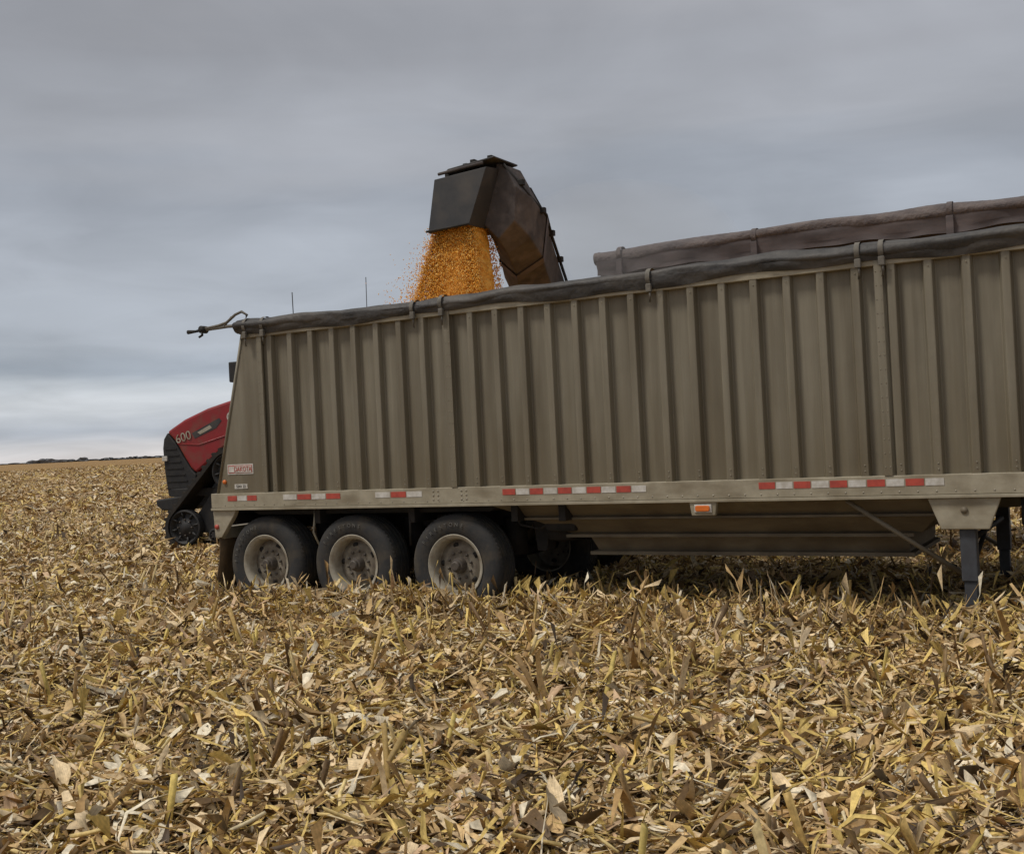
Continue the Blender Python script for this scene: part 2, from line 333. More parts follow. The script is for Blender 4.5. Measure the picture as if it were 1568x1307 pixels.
def big(name,parts,m,smooth=False):
    P=[];Q=[];C=[];b0=0
    for p,q,c in parts: P.append(p);Q.append(q+b0);C.append(c);b0+=len(p)
    P=np.concatenate(P).astype(np.float32);Q=np.concatenate(Q).astype(np.int32);C=np.concatenate(C)
    me=bpy.data.meshes.new(name); me.vertices.add(len(P)); me.vertices.foreach_set('co',P.ravel())
    k=Q.shape[1]
    me.loops.add(Q.size); me.loops.foreach_set('vertex_index',Q.ravel())
    me.polygons.add(len(Q)); me.polygons.foreach_set('loop_start',np.arange(0,Q.size,k,dtype=np.int32)); me.polygons.foreach_set('loop_total',np.full(len(Q),k,dtype=np.int32))
    if smooth: me.polygons.foreach_set('use_smooth',np.ones(len(Q),dtype=bool))
    ca=me.color_attributes.new('Col','FLOAT_COLOR','POINT'); ca.data.foreach_set('color',C.astype(np.float32).ravel())
    me.update(calc_edges=True); me.materials.append(m)
    o=bpy.data.objects.new(name,me); scene.collection.objects.link(o); return o
rm,t,b=newmat('dry_corn_leaf'); Nn=t.nodes; Kk=t.links
at=Nn.new('ShaderNodeAttribute'); at.attribute_name='Col'; tcg=Nn.new('ShaderNodeTexCoord')
def gm_(op,a,b_=None):
    n=Nn.new('ShaderNodeMath'); n.operation=op
    for i,x in enumerate((a,b_)):
        if x is None: continue
        if isinstance(x,(int,float)): n.inputs[i].default_value=x
        else: Kk.new(x,n.inputs[i])
    return n.outputs[0]
nn=noise(38,4); rp=Nn.new('ShaderNodeMapRange'); rp.inputs['From Min'].default_value=.3; rp.inputs['From Max'].default_value=.7; rp.inputs['To Min'].default_value=.66; rp.inputs['To Max'].default_value=1.14
Kk.new(nn.outputs['Fac'],rp.inputs['Value'])
vein=gm_('ADD',gm_('MULTIPLY',gm_('SINE',gm_('MULTIPLY',at.outputs['Alpha'],44)),.07),1.0)
fac=gm_('MULTIPLY',rp.outputs[0],vein)
vm=Nn.new('ShaderNodeVectorMath'); vm.operation='SCALE'; Kk.new(at.outputs['Color'],vm.inputs[0]); Kk.new(fac,vm.inputs['Scale']); Kk.new(vm.outputs[0],b.inputs['Base Color'])
b.inputs['Roughness'].default_value=.58; b.inputs['Specular IOR Level'].default_value=.3
H=.72
def strippos(n,sa,sb,ta,tb):
    s=rng.uniform(sa,sb,n); t_=rng.normal((ta+tb)/2,(tb-ta)/3.2,n)
    return (-3.59+.871*s+.491*t_,13.68-.491*s+.871*t_)
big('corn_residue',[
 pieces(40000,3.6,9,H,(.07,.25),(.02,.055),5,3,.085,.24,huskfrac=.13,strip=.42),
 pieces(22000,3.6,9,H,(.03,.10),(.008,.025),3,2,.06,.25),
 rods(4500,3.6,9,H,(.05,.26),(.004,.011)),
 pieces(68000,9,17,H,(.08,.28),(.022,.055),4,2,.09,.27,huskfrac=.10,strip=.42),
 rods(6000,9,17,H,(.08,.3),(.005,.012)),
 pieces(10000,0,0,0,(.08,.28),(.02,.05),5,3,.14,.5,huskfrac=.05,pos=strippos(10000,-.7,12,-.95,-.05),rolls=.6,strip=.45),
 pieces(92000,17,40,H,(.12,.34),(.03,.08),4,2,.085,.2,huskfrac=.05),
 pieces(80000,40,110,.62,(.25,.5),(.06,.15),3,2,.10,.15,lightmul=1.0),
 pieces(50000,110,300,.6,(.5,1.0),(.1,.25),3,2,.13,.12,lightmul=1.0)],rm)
rd=(.871,-.491)
big('corn_stubble',[stalks(rd,rmin=3.8,rmax=15,half=H,lo=.15,hi=.34,sp=.18,keep=.34,nsh=4,rad=(.010,.018)),
 stalks(rd,rmin=15,rmax=45,half=H,sp=.33,lo=.12,hi=.28,keep=.45,nsh=2)],rm)

# distant trees
V=[];F=[]
def treestrip(x0,x1,y,hm,step):
    x=x0
    while x<x1:
        h=hm*random.uniform(.35,1.0); wd=step*random.uniform(.8,1.8)
        b0=len(V); n=9
        for d in (0,1):
            V.append((x-wd,y+d*8,-.5))
            for i in range(n):
                a=math.pi*(1-i/(n-1)); V.append((x+wd*math.cos(a)*random.uniform(.8,1),y+d*8+random.uniform(-3,3),h*(.25+.75*math.sin(a)*random.uniform(.75,1.1))))
            V.append((x+wd,y+d*8,-.5))
        m=n+2
        F.append(tuple(range(b0,b0+m))); F.append(tuple(range(b0+m,b0+2*m)))
        for i in range(m-1): F.append((b0+i,b0+i+1,b0+m+i+1,b0+m+i))
        x+=step*random.uniform(.5,1.6)
treestrip(-930,-820,2200,9,8)
treestrip(-610,-490,1700,5,5)
treestrip(-1500,1800,3000,5,16)
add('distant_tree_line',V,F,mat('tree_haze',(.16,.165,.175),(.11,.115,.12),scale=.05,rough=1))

# ------------------------------------------------ TRAILER
RZ=math.atan2(-.491,.871)
T=empty('grain_trailer',(-3.59,13.68,0),RZ)
LEN=12.4; W=2.5; ZB=1.325; ZT=3.18
def corr(flip):
    sgn=-1 if flip else 1; off=W if flip else 0
    pts=[(.8,.02)]; c=.98
    while c<LEN-.15:
        j=random.uniform(-.005,.005)
        pts+=[(c-.062,.04),(c-.036,-.032+j),(c+.030,-.032+j),(c+.044,.04),(c+.15,.033+j)]
        c+=.302
    pts.append((LEN,.02)); V=[];F=[]
    for s,tt in pts: V.append((s,off+sgn*tt,ZB-.02)); V.append((s,off+sgn*tt,ZT))
    for i in range(len(pts)-1): F.append((2*i,2*i+2,2*i+3,2*i+1))
    return V,F
for fl,nm in((0,'side_wall_near'),(1,'side_wall_far')):
    V,F=corr(fl); o=add(nm,V,F,M['wall'],T); bv=o.modifiers.new('b','BEVEL'); bv.width=.008; bv.segments=2
for nm,y0,y1 in(('rear_corner_panel',.0,.03),('rear_corner_panel_far',W-.03,W)):
    prism(nm,[(.06,ZB-.02),(.83,ZB-.02),(.83,ZT+.03),(.56,ZT+.03)],y0,y1,M['wall'],T,.004)
tube('rear_corner_edge',[(.06,.0,ZB),(.56,.0,ZT+.03)],.018,M['wall'],T,8)
prism('rear_wall',[(.05,ZB-.02),(.1,ZB-.02),(.6,ZT+.03),(.55,ZT+.03)],.031,W-.031,M['wall'],T,.004)
box('front_wall',LEN-.03,LEN+.03,0,W,ZB,ZT+.03,M['wall'],T)
box('corner_post',.79,.86,-.03,.0,ZB,ZT,M['wall'],T)
for i,s in enumerate((3.42,7.82)):
    box('seam_post_%d'%i,s-.035,s+.035,-.048,-.039,ZB,ZT,M['wall'],T,.003)
for y0,y1,n in((-.035,.06,'near'),(W-.06,W+.035,'far')):
    box('top_rail_'+n,.56,LEN+.03,y0-.004,y1+.004,ZT-.05,ZT+.035,M['rail'],T)
    box('bottom_rail_'+n,-.02,LEN+.05,y0-.005,y1+.005,1.155,ZB,M['rail'],T)
    box('bottom_rail_lip_'+n,-.02,LEN+.05,y0-.02,y1+.02,1.125,1.153,M['rail'],T,.004)
box('floor_light_block',.0,LEN,.07,W-.07,1.16,1.2,M['under'],T)  # unseen closed floor, added to block light under the trailer
V=[];F=[];nx,ny=40,10
for i in range(nx):
    for j in range(ny):
        s=.7+(LEN-.9)*i/(nx-1); tt=.04+(W-.08)*j/(ny-1)
        V.append((s,tt,2.55+.55*math.exp(-((s-3)/1.6)**2-((tt-1.2)/.9)**2)+random.uniform(-.01,.01)))
for i in range(nx-1):
    for j in range(ny-1): F.append((i*ny+j,(i+1)*ny+j,(i+1)*ny+j+1,i*ny+j+1))
add('grain_load',V,F,M['core'],T,smooth=True)
n=300;sg=18;V=[];F=[]
ph=[random.uniform(0,6) for _ in range(8)]
def sag(s): return .012*math.sin(s*.9+ph[0])+.01*math.sin(s*2.3+ph[1])+.006*math.sin(s*7+ph[2])
for i in range(n):
    s=.5+(LEN-.45)*i/(n-1)
    zc=3.265+sag(s); fat=1+.12*math.sin(s*.55+2)+.05*math.sin(s*1.7)
    for k in range(sg):
        th=2*math.pi*k/sg
        rad=fat*(1+.09*math.sin(3*th+s*1.7+ph[3])+.06*math.sin(5*th-s*3.1+ph[4])+.04*math.sin(2*th+s*9+ph[5])+.025*math.sin(4*th-s*17)+random.uniform(-.012,.012))
        V.append((s,-.005+.082*rad*math.cos(th),zc+.072*rad*math.sin(th)))
for i in range(n-1):
    for k in range(sg):
        k2=(k+1)%sg; F.append((i*sg+k,i*sg+k2,(i+1)*sg+k2,(i+1)*sg+k))
F.append(tuple(range(sg))); F.append(tuple(range(n*sg-1,(n-1)*sg-1,-1)))
add('tarp_roll',V,F,M['tarp'],T,smooth=True)
V=[];F=[]
for i in range(n):
    s=.52+(LEN-.5)*i/(n-1); d=.01*math.sin(s*5)+.014*math.sin(s*1.9+1)
    for z,y in((3.26,-.078),(3.205+d,-.072-.012*math.sin(s*11)),(3.165+d*1.3,-.05)): V.append((s,y,z))
for i in range(n-1):
    for k in range(2): F.append((3*i+k,3*i+3+k,3*i+4+k,3*i+1+k))
add('tarp_flap',V,F,M['tarp'],T,smooth=True)
clampm=mat('strap_dirty',(.17,.155,.13),(.10,.09,.075),scale=15,rough=.7)
for i,s in enumerate((.66,.93,3.02,3.38,5.72,7.66,7.86,9.9)):
    V=[];F=[]
    for ss in(s-.022,s+.022):
        for k in range(16):
            th=2*math.pi*k/16; V.append((ss,-.005+.1*math.cos(th),3.262+sag(s)+.092*math.sin(th)))
    for k in range(16): k2=(k+1)%16; F.append((k,k2,k2+16,k+16))
    add('tarp_strap_%d'%i,V,F,clampm,T,smooth=True)
    box('strap_tail_%d'%i,s-.025,s+.03,-.1,-.06,3.12,3.2,clampm,T,.008)
    tube('strap_hook_%d'%i,[(s+.01,-.08,3.14),(s+.015,-.085,3.08),(s+.0,-.06,3.03)],.01,clampm,T,6)
tube('tarp_arm',[(.62,-.02,3.31),(.66,-.02,3.40),(.58,-.02,3.445),(.48,-.02,3.42),(.34,-.02,3.34),(.2,-.02,3.315),(-.06,-.02,3.295)],.017,clampm,T,8)
tube('tarp_arm_lower',[(.62,-.01,3.28),(.35,-.01,3.295),(.1,-.01,3.29),(-.06,-.01,3.285)],.02,clampm,T,8)
tube('arm_brace',[(.42,-.02,3.40),(.30,-.02,3.30)],.012,clampm,T,6)
tube('arm_joint',[(-.04,-.06,3.29),(-.04,.03,3.29)],.045,M['under'],T,12)
tube('arm_handle',[(-.04,-.03,3.29),(-.13,-.05,3.275),(-.25,-.06,3.275)],[.02,.016,.026],M['under'],T,8)
tube('arm_handle_drop',[(-.05,-.03,3.29),(-.02,-.06,3.22),(-.07,-.06,3.2)],[.018,.016,.014],M['under'],T,8)
def tape(s0,s1,n,first):
    st=(s1-s0)/n
    for i in range(n):
        red=(i%2==0)==(first=='r')
        box('tape',s0+i*st+.006,s0+(i+1)*st-.005,-.044,-.0405,1.235,1.295,M['red' if red else 'white'],T,0)
tape(.24,.70,3,'r');tape(1.09,1.92,4,'w');tape(2.39,3.01,3,'w');tape(3.99,5.58,10,'r');tape(6.67,8.27,10,'r')
box('nameplate',.23,.63,-.006,0,1.545,1.665,M['white'],T,.0)
box('nameplate_inner',.245,.615,-.009,-.0065,1.56,1.65,M['red'],T,0)
box('nameplate_box',.255,.34,-.012,-.0095,1.57,1.64,M['white'],T,0)
box('nameplate_band',.345,.608,-.012,-.0095,1.566,1.644,M['white'],T,0)
text('nameplate_text','DAKOTA',(.475,-.014,1.604),.082,M['red'],T,sx=.80,ext=.001)
box('small_plate',.33,.53,-.006,0,1.375,1.43,M['white'],T,0)
text('small_plate_text','5241 22',(.43,-.008,1.402),.045,M['under'],T,ext=.001)
tube('round_reflector',[(.18,-.02,1.46),(.18,.0,1.46)],.025,M['amber'],T,12)
prism('lamp_bracket',[(6.0,1.13),(6.27,1.13),(6.25,1.0),(6.02,1.0)],-.04,.02,M['rail'],T)
box('lamp_base',6.05,6.22,-.052,-.041,1.03,1.105,M['white'],T,.01)
prism('lamp_lens',[(6.065,1.05),(6.065,1.088),(6.08,1.096),(6.19,1.096),(6.205,1.088),(6.205,1.05),(6.19,1.042),(6.08,1.042)],-.068,-.053,M['amber'],T,.006)
V=[];F=[]
def rivet(s,z,y,rr=.009):
    b0=len(V)
    for k in range(6): V.append((s+rr*math.cos(k*math.pi/3),y,z+rr*math.sin(k*math.pi/3)))
    V.append((s,y-.006,z))
    for k in range(6): F.append((b0+k,b0+(k+1)%6,b0+6))
s=.2
while s<LEN:
    rivet(s,1.185,-.041); s+=.151
for sc in(3.42,7.82,.825):
    for z in np.arange(1.4,3.1,.12): rivet(sc-.02,z,-.049 if sc>1 else -.031,.006); rivet(sc+.02,z,-.049 if sc>1 else -.031,.006)
for k in range(38):
    c=.98+.302*k
    for z in(1.37,1.42,3.08): rivet(c,z,-.038,.007)
for sc in(3.15,3.5,8.9,9.0): 
    for z in(1.2,1.245,1.29): rivet(sc,z,-.042,.013); rivet(sc+.06,z,-.042,.013)
add('rivets',V,F,M['rivet'],T)
prism('rear_bracket',[(-.02,1.125),(.34,1.125),(.30,1.05),(.1,.8),(.0,.8)],-.02,.05,M['rail'],T)
prism('rear_bracket_far',[(-.02,1.125),(.34,1.125),(.30,1.05),(.1,.8),(.0,.8)],W-.05,W+.02,M['rail'],T)
tube('rear_marker',[(.04,-.035,.93),(.04,-.02,.93)],.03,M['red'],T,12)
box('rear_bumper',-.05,.08,.055,W-.055,.78,.92,M['rail'],T,.01)
for i,(a,b_) in enumerate(((.02,.68),(W-.68,W-.02))):
    V=[];F=[]
    for i2 in range(9):
        for j in range(6):
            z=.8-.66*i2/8; y=a+(b_-a)*j/5
            V.append((.02-.12*(i2/8)**1.5+.015*math.sin(j*1.7+i2*.5),y,z))
    for i2 in range(8):
        for j in range(5): q=i2*6+j; F.append((q,q+1,q+7,q+6))
    o=add('mudflap_%d'%i,V,F,M['flap'],T,smooth=True); md=o.modifiers.new('s','SOLIDIFY'); md.thickness=.012
def hopper(nm,s0,s1,b0,b1):
    lv=[(1.125,.10,s0,s1),(.985,.27,s0+(b0-s0)*.35,s1+(b1-s1)*.35),(.975,.235,s0+(b0-s0)*.3,s1+(b1-s1)*.3),(.955,.235,s0+(b0-s0)*.3,s1+(b1-s1)*.3),(.945,.30,s0+(b0-s0)*.42,s1+(b1-s1)*.42),
        (.79,.49,s0+(b0-s0)*.75,s1+(b1-s1)*.75),(.785,.45,b0-.3,b1+.06),(.755,.45,b0-.3,b1+.06),(.75,.52,b0-.05,b1),(.61,.60,b0,b1),(.60,.55,b0-.08,b1+.04),(.565,.55,b0-.08,b1+.04)]
    V=[];F=[]
    for z,ti,a,b_ in lv: V+=[(a,ti,z),(b_,ti,z),(b_,W-ti,z),(a,W-ti,z)]
    for i in range(len(lv)-1):
        for k in range(4): F.append((4*i+k,4*i+(k+1)%4,4*i+4+(k+1)%4,4*i+4+k))
    q=4*(len(lv)-1); F.append((q,q+1,q+2,q+3))
    add(nm,V,F,M['hopper'],T)
hopper('hopper_rear',3.75,8.35,4.75,7.85)
hopper('hopper_front',8.95,12.3,9.6,11.8)
for y in(.75,W-.83): box('frame_beam',.15,4.6,y,y+.08,.86,1.155,M['under'],T)
for s in(.15,1.42,2.72,4.0,4.55): box('crossmember',s,s+.08,.1,W-.1,.95,1.12,M['under'],T)
for s in(.1,1.38,2.7,4.0):
    for y in(.55,W-.75): prism('hanger',[(s,1.0),(s+.22,1.0),(s+.16,.6),(s+.05,.6)],y,y+.2,M['under'],T)
prism('rear_slope_plate',[(.3,1.15),(3.9,1.15),(3.7,1.05),(.5,1.05)],.2,W-.2,M['under'],T)
box('air_tank',4.15,4.5,.5,1.0,.7,.95,M['under'],T,.08)
box('valve_box',4.25,4.6,.35,.6,.82,1.0,M['under'],T,.03)
tube('air_hose',[(3.9,.3,1.1),(4.0,.3,.9),(4.2,.35,.85),(4.35,.4,.95)],.015,M['under'],T,6)
tube('air_hose_b',[(1.42,.12,1.1),(1.40,.1,.85),(1.46,.15,.65)],.014,M['rail'],T,6)
tube('air_hose_c',[(2.72,.12,1.1),(2.74,.1,.9),(2.70,.15,.7)],.014,M['under'],T,6)
SC=1.055
tirep=[(.035,.30),(.012,.325),(-.004,.37),(-.012,.42),(-.004,.465),(.012,.497),(.03,.512),(.045,.518)]
for g in(.085,.15,.215,.28):
    tirep+=[(g-.009,.521),(g-.005,.506),(g+.005,.506),(g+.009,.521)]
tirep+=[(.33,.518),(.352,.505),(.375,.46),(.38,.41),(.37,.35),(.34,.30)]
tirep=[(y,r*SC) for y,r in tirep]
rimp=[(.34,.30),(.34,.285),(.06,.275),(.03,.285),(.018,.30),(.012,.318),(.004,.322),(.0,.315),(.006,.298),(.022,.28),(.05,.268),(.13,.262),(.15,.258)]
discp=[(.149,.259),(.14,.235),(.118,.205),(.105,.17),(.11,.15),(.115,.0)]
hubp=[(.115,.085),(.06,.08),(.035,.07),(.03,.055),(-.0,.05),(-.008,.04),(-.008,0)]
rimp=[(y,r*SC) for y,r in rimp]; discp=[(y,r*SC) for y,r in discp]
def wheel(nm,s,y,face,letters):
    E=bpy.data.objects.new(nm,None); scene.collection.objects.link(E); E.parent=T; E.location=(s,y,.49)
    if face<0: E.rotation_euler=(0,0,math.pi)
    lathe('tire',tirep,M['tire'],E,(0,0,0),80); lathe('rim',rimp,M['rimm'],E,(0,0,0),64); lathe('disc',discp,M['disc'],E,(0,0,0),48); lathe('hub',hubp,M['hub'],E,(0,0,0),24)
    a0=random.uniform(0,1)
    for k in range(10):
        a=a0+k*2*math.pi/10; x,z=.142*math.cos(a),.142*math.sin(a)
        tube('lug',[(x,.115,z),(x,.088,z)],.015,M['hub'],E,6)
    for k in range(5):
        a=a0+.3+k*2*math.pi/5; x,z=.215*math.cos(a),.215*math.sin(a)
        tube('hole_shade_disc',[(x,.13,z),(x*.992,.112,z*.992)],.032,M['under'],E,14)  # solid dark discs paint the shade inside the hand holes
    if letters:
        for wi,(word,c0) in enumerate((('FIRESTONE',math.radians(random.choice([70,110,140]))),('11R24.5',math.radians(280)))):
            for i,ch in enumerate(word):
                a=c0-(i-(len(word)-1)/2)*.155*(1 if wi==0 else .7)
                text('tire_letter',ch,(.44*math.cos(a),-.0165,.44*math.sin(a)),.058 if wi==0 else .038,M['letter'],E,rot=(math.pi/2,-(a-math.pi/2),0),ext=.002)
    V=[];F=[]
    for k in range(70):
        a=2*math.pi*k/70; da=.018
        b0=len(V)
        for yy,rr in((.02,.498*SC),(.055,.5215*SC),(.07,.5235*SC)):
            for aa in(a-da,a+da): V.append((rr*1.006*math.cos(aa),yy-.003,rr*1.006*math.sin(aa)))
        F+= [(b0,b0+1,b0+3,b0+2),(b0+2,b0+3,b0+5,b0+4)]
    add('tread_blocks',V,F,M['tire'],E)
for i,s in enumerate((.72,1.99,3.33)):
    wheel('wheel_near_%d'%i,s,.03,1,True)
    wheel('wheel_far_%d'%i,s,W-.03,-1,False)
    tube('axle_%d'%i,[(s,.2,.5),(s,W-.2,.5)],.07,M['under'],T,12)
    tube('brake_drum_%d'%i,[(s,.42,.5),(s,.62,.5)],.2,M['under'],T,20)
    tube('air_bag_%d'%i,[(s+.35,.75,.55),(s+.35,.75,.95)],.13,M['under'],T,16)
for nm,y0 in(('near',-.02),('far',W-.1)):
    prism('leg_bracket_'+nm,[(8.12,1.124),(8.70,1.124),(8.6,.86),(8.22,.86)],y0,y0+.04,M['rail'],T)
    prism('leg_gusset_'+nm,[(8.2,1.124),(8.62,1.124),(8.52,.95),(8.3,.95)],y0+.04,y0+.12,M['hopper'],T)
    tube('bracket_bolt_'+nm,[(8.41,y0-.01,1.02),(8.41,y0,1.02)],.03,M['hopper'],T,10)
    box('leg_outer_'+nm,8.355,8.485,y0+.04,y0+.17,.42,1.1,M['legm'],T,.01)
    box('leg_inner_'+nm,8.37,8.47,y0+.055,y0+.155,.15,.42,M['legm'],T,.008)
    prism('leg_foot_'+nm,[(8.27,.11),(8.57,.11),(8.55,.15),(8.47,.17),(8.37,.17),(8.29,.15)],y0-.02,y0+.22,M['legm'],T)
    tube('leg_brace_'+nm,[(7.42,y0+.1,1.11),(8.38,y0+.3,.42)],.022,M['hopper'],T,8)
tube('leg_crossshaft',[(8.42,.1,.75),(8.42,W-.1,.75)],.025,M['under'],T,8)
tube('leg_xbrace',[(8.42,.15,.5),(8.42,W-.2,1.05)],.022,M['under'],T,8)
tube('air_pipe',[(8.85,.1,1.12),(8.85,.12,.9),(8.95,.2,.7)],.02,M['under'],T,6)

# ------------------------------------------------ GRAIN CART
C=empty('grain_cart',(-3.59,13.68,0),RZ)
t0,t1=3.42,6.5; s0,s1=3.62,10.8
lv=[(4.06,t0,t1,s0,s1),(3.35,t0+.02,t1-.02,s0+.02,s1-.02),(2.8,t0+.12,t1-.12,s0+.1,s1-.15),(1.3,t0+1.0,t1-1.0,s0+1.5,s1-1.9),(1.0,t0+1.1,t1-1.1,s0+1.7,s1-2.1)]
V=[];F=[]
for z,a,b_,c,d in lv: V+=[(c,a,z),(d,a,z),(d,b_,z),(c,b_,z)]
for i in range(len(lv)-1):
    for k in range(4): F.append((4*i+k,4*i+(k+1)%4,4*i+4+(k+1)%4,4*i+4+k))
F.append((0,1,2,3)); F.append((16,17,18,19))
add('tank',V,F,M['ctank'],C)
V=[];F=[];n=200;sg=16
for i in range(n):
    s=s0-.03+(s1-s0+.06)*i/(n-1)
    zc=4.095+.016*math.sin(s*1.3)+.01*math.sin(s*4.1+1)
    for k in range(sg):
        th=2*math.pi*k/sg; rad=1+.07*math.sin(3*th+s*2)+.06*math.sin(2*th-s*5)+random.uniform(-.02,.02)
        V.append((s,t0-.02+.10*rad*math.cos(th),zc+.085*rad*math.sin(th)))
for i in range(n-1):
    for k in range(sg):
        k2=(k+1)%sg; F.append((i*sg+k,i*sg+k2,(i+1)*sg+k2,(i+1)*sg+k))
F.append(tuple(range(sg))); F.append(tuple(range(n*sg-1,(n-1)*sg-1,-1)))
add('rolled_tarp',V,F,M['ctarp'],C,smooth=True)
V=[];F=[]
for i in range(n):
    s=s0+(s1-s0)*i/(n-1); d=.015*math.sin(s*3)+.01*math.sin(s*9+1)
    for z,y in((4.07,t0-.10),(4.0+d*.5,t0-.10-.015*math.sin(s*7)),(3.93+d,t0-.07),(3.86+d,t0-.075+.01*math.sin(s*13))): V.append((s,y,z))
for i in range(n-1):
    for k in range(3): F.append((4*i+k,4*i+4+k,4*i+5+k,4*i+1+k))
add('tarp_skirt',V,F,M['ctank'],C,smooth=True)
tube('tarp_front_hoop',[(s0,t0,4.09),(s0-.03,(t0+t1)/2,4.13),(s0,t1,4.09)],.08,M['ctank'],C,12)
for i,s in enumerate((3.95,5.72,7.95,9.6)):
    V=[];F=[]
    for ss in(s-.03,s+.03):
        for k in range(14):
            th=2*math.pi*k/14; V.append((ss,t0-.02+.118*math.cos(th),4.098+.1*math.sin(th)))
    for k in range(14): k2=(k+1)%14; F.append((k,k2,k2+14,k+14))
    add('rim_band_%d'%i,V,F,M['ctarp'],C,smooth=True)
    box('tank_post_%d'%i,s-.04,s+.04,t0-.13,t0-.09,3.3,4.03,M['ctank'],C)
box('chassis',1.2,9.5,t0+1.2,t1-1.2,.75,1.0,M['tred'],C,.02)
prism('drawbar',[(-1.2,.55),(-1.2,.7),(1.4,1.0),(1.4,.75)],t0+1.35,t1-1.35,M['tred'],C,.02)
box('axle_beam',3.0,3.3,t0+.2,t1-.2,.75,.95,M['tred'],C,.02)
ctp=[(.0,.42),(-.03,.6),(-.02,.78),(.02,.85),(.06,.86),(.44,.86),(.48,.85),(.52,.78),(.53,.6),(.5,.42)]
crp=[(.5,.42),(.05,.42),(.02,.43),(.05,.4),(.2,.38),(.22,.2),(.18,0)]
for i,y in enumerate((3.1,t1-.1)):
    lathe('cart_tire_%d'%i,ctp,M['track'],C,(3.12,y,.84),56); lathe('cart_rim_%d'%i,crp,M['tblack'],C,(3.12,y,.84),40)
    V=[];F=[]
    for k in range(26):
        a=2*math.pi*k/26
        for (ya,yb,o) in((-.01,.25,0),(.25,.51,.12)):
            b0=len(V)
            for rr in(.855,.895):
                for (yy,oo) in((ya,0),(yb,.18)):
                    for d in(-.03,.03): V.append((rr*math.cos(a+oo*(1 if o==0 else -1)+o+d),yy,rr*math.sin(a+oo*(1 if o==0 else -1)+o+d)))
            F+=[(b0+4,b0+5,b0+7,b0+6),(b0,b0+4,b0+6,b0+2),(b0+1,b0+3,b0+7,b0+5),(b0,b0+1,b0+5,b0+4),(b0+2,b0+6,b0+7,b0+3)]
    o=add('cart_lugs_%d'%i,V,F,M['track'],C); o.location=(3.12,y,.84)
secs=[
 (1.22,[(3.40,4.96),(3.50,4.93),(3.64,4.66),(3.60,4.28),(3.38,4.10),(3.20,4.28)]),
 (1.5,[(3.42,4.97),(3.56,4.90),(3.70,4.55),(3.64,4.12),(3.34,3.95),(3.14,4.15)]),
 (1.9,[(3.22,4.80),(3.47,4.76),(3.66,4.40),(3.58,3.95),(3.22,3.78),(3.0,3.98)]),
 (2.2,[(3.10,4.60),(3.38,4.56),(3.55,4.22),(3.48,3.80),(3.08,3.62),(2.88,3.8)]),
 (3.0,[(2.85,4.03),(3.15,4.03),(3.33,3.72),(3.25,3.35),(2.9,3.18),(2.7,3.35)]),
 (4.2,[(2.7,3.2),(2.98,3.2),(3.14,2.92),(3.1,2.55),(2.8,2.42),(2.6,2.6)]),
 (5.0,[(2.7,2.5),(2.98,2.5),(3.14,2.2),(3.1,1.8),(2.8,1.6),(2.6,1.8)])]
V=[];F=[]
for tt,pg in secs:
    for s,z in pg: V.append((s,tt,z))
L_=len(secs)
for i in range(L_-1):
    for k in range(6): F.append((6*i+k,6*i+(k+1)%6,6*i+6+(k+1)%6,6*i+6+k))
F.append(tuple(range(6))); F.append(tuple(range(6*L_-6,6*L_)))
o=add('auger_tube',V,F,M['auger'],C,bevel=.012)
box('auger_sump',2.4,4.8,4.6,5.6,1.0,2.2,M['ctank'],C,.05)
tube('auger_edge_pipe',[(3.50,1.2,4.93),(3.67,1.45,4.6),(3.66,1.9,4.43),(3.56,2.2,4.25),(3.35,3.0,3.75)],.02,M['under'],C,8)
for tt,(a_,z_) in((1.35,(3.63,4.72)),(1.75,(3.68,4.45)),(2.15,(3.58,4.25)),(2.6,(3.45,4.0))): box('hose_clip',a_-.03,a_+.05,tt-.03,tt+.03,z_-.03,z_+.04,M['under'],C,.008)
V=[];F=[]
for i,tt in enumerate((1.9,1.98)):
    for k in range(6):
        p=secs[2][1][k]; cs=(3.35,4.3); V.append((cs[0]+(p[0]-cs[0])*1.05-(tt-1.9)*.35,tt,cs[1]+(p[1]-cs[1])*1.05-(tt-1.9)*.6))
for k in range(6): F.append((k,(k+1)%6,6+(k+1)%6,6+k))
add('auger_flange',V,F,M['ctank'],C)
V=[(2.72,.95,4.83),(3.42,.95,4.87),(3.17,.92,4.24),(2.62,.92,4.22),
   (2.76,1.6,4.86),(3.45,1.6,4.93),(3.22,1.62,4.24),(2.66,1.62,4.22)]
F=[(0,1,2,3),(4,7,6,5),(0,4,5,1),(0,3,7,4),(1,5,6,2)]
o=add('spout_hood',V,F,M['spout'],C); md=o.modifiers.new('s','SOLIDIFY'); md.thickness=.02; bv=o.modifiers.new('b','BEVEL'); bv.width=.03; bv.segments=3
prism('hood_top_plate',[(2.82,4.90),(3.50,4.97),(3.50,4.99),(2.88,4.94)],1.0,1.55,M['spout'],C)
tube('hood_bar',[(2.76,.98,4.89),(3.36,.98,4.93)],.018,M['auger'],C,6)
tube('hood_cyl',[(2.85,1.25,4.97),(3.3,1.25,5.01)],.022,M['under'],C,8)
for s,z in((2.8,4.88),(3.05,4.95),(3.15,4.98),(3.38,4.99)): box('hood_bracket',s-.03,s+.03,1.1,1.2,z-.02,z+.045,M['under'],C,.006)
tube('hood_lip',[(2.61,.9,4.235),(3.18,.9,4.25)],.014,M['under'],C,6)
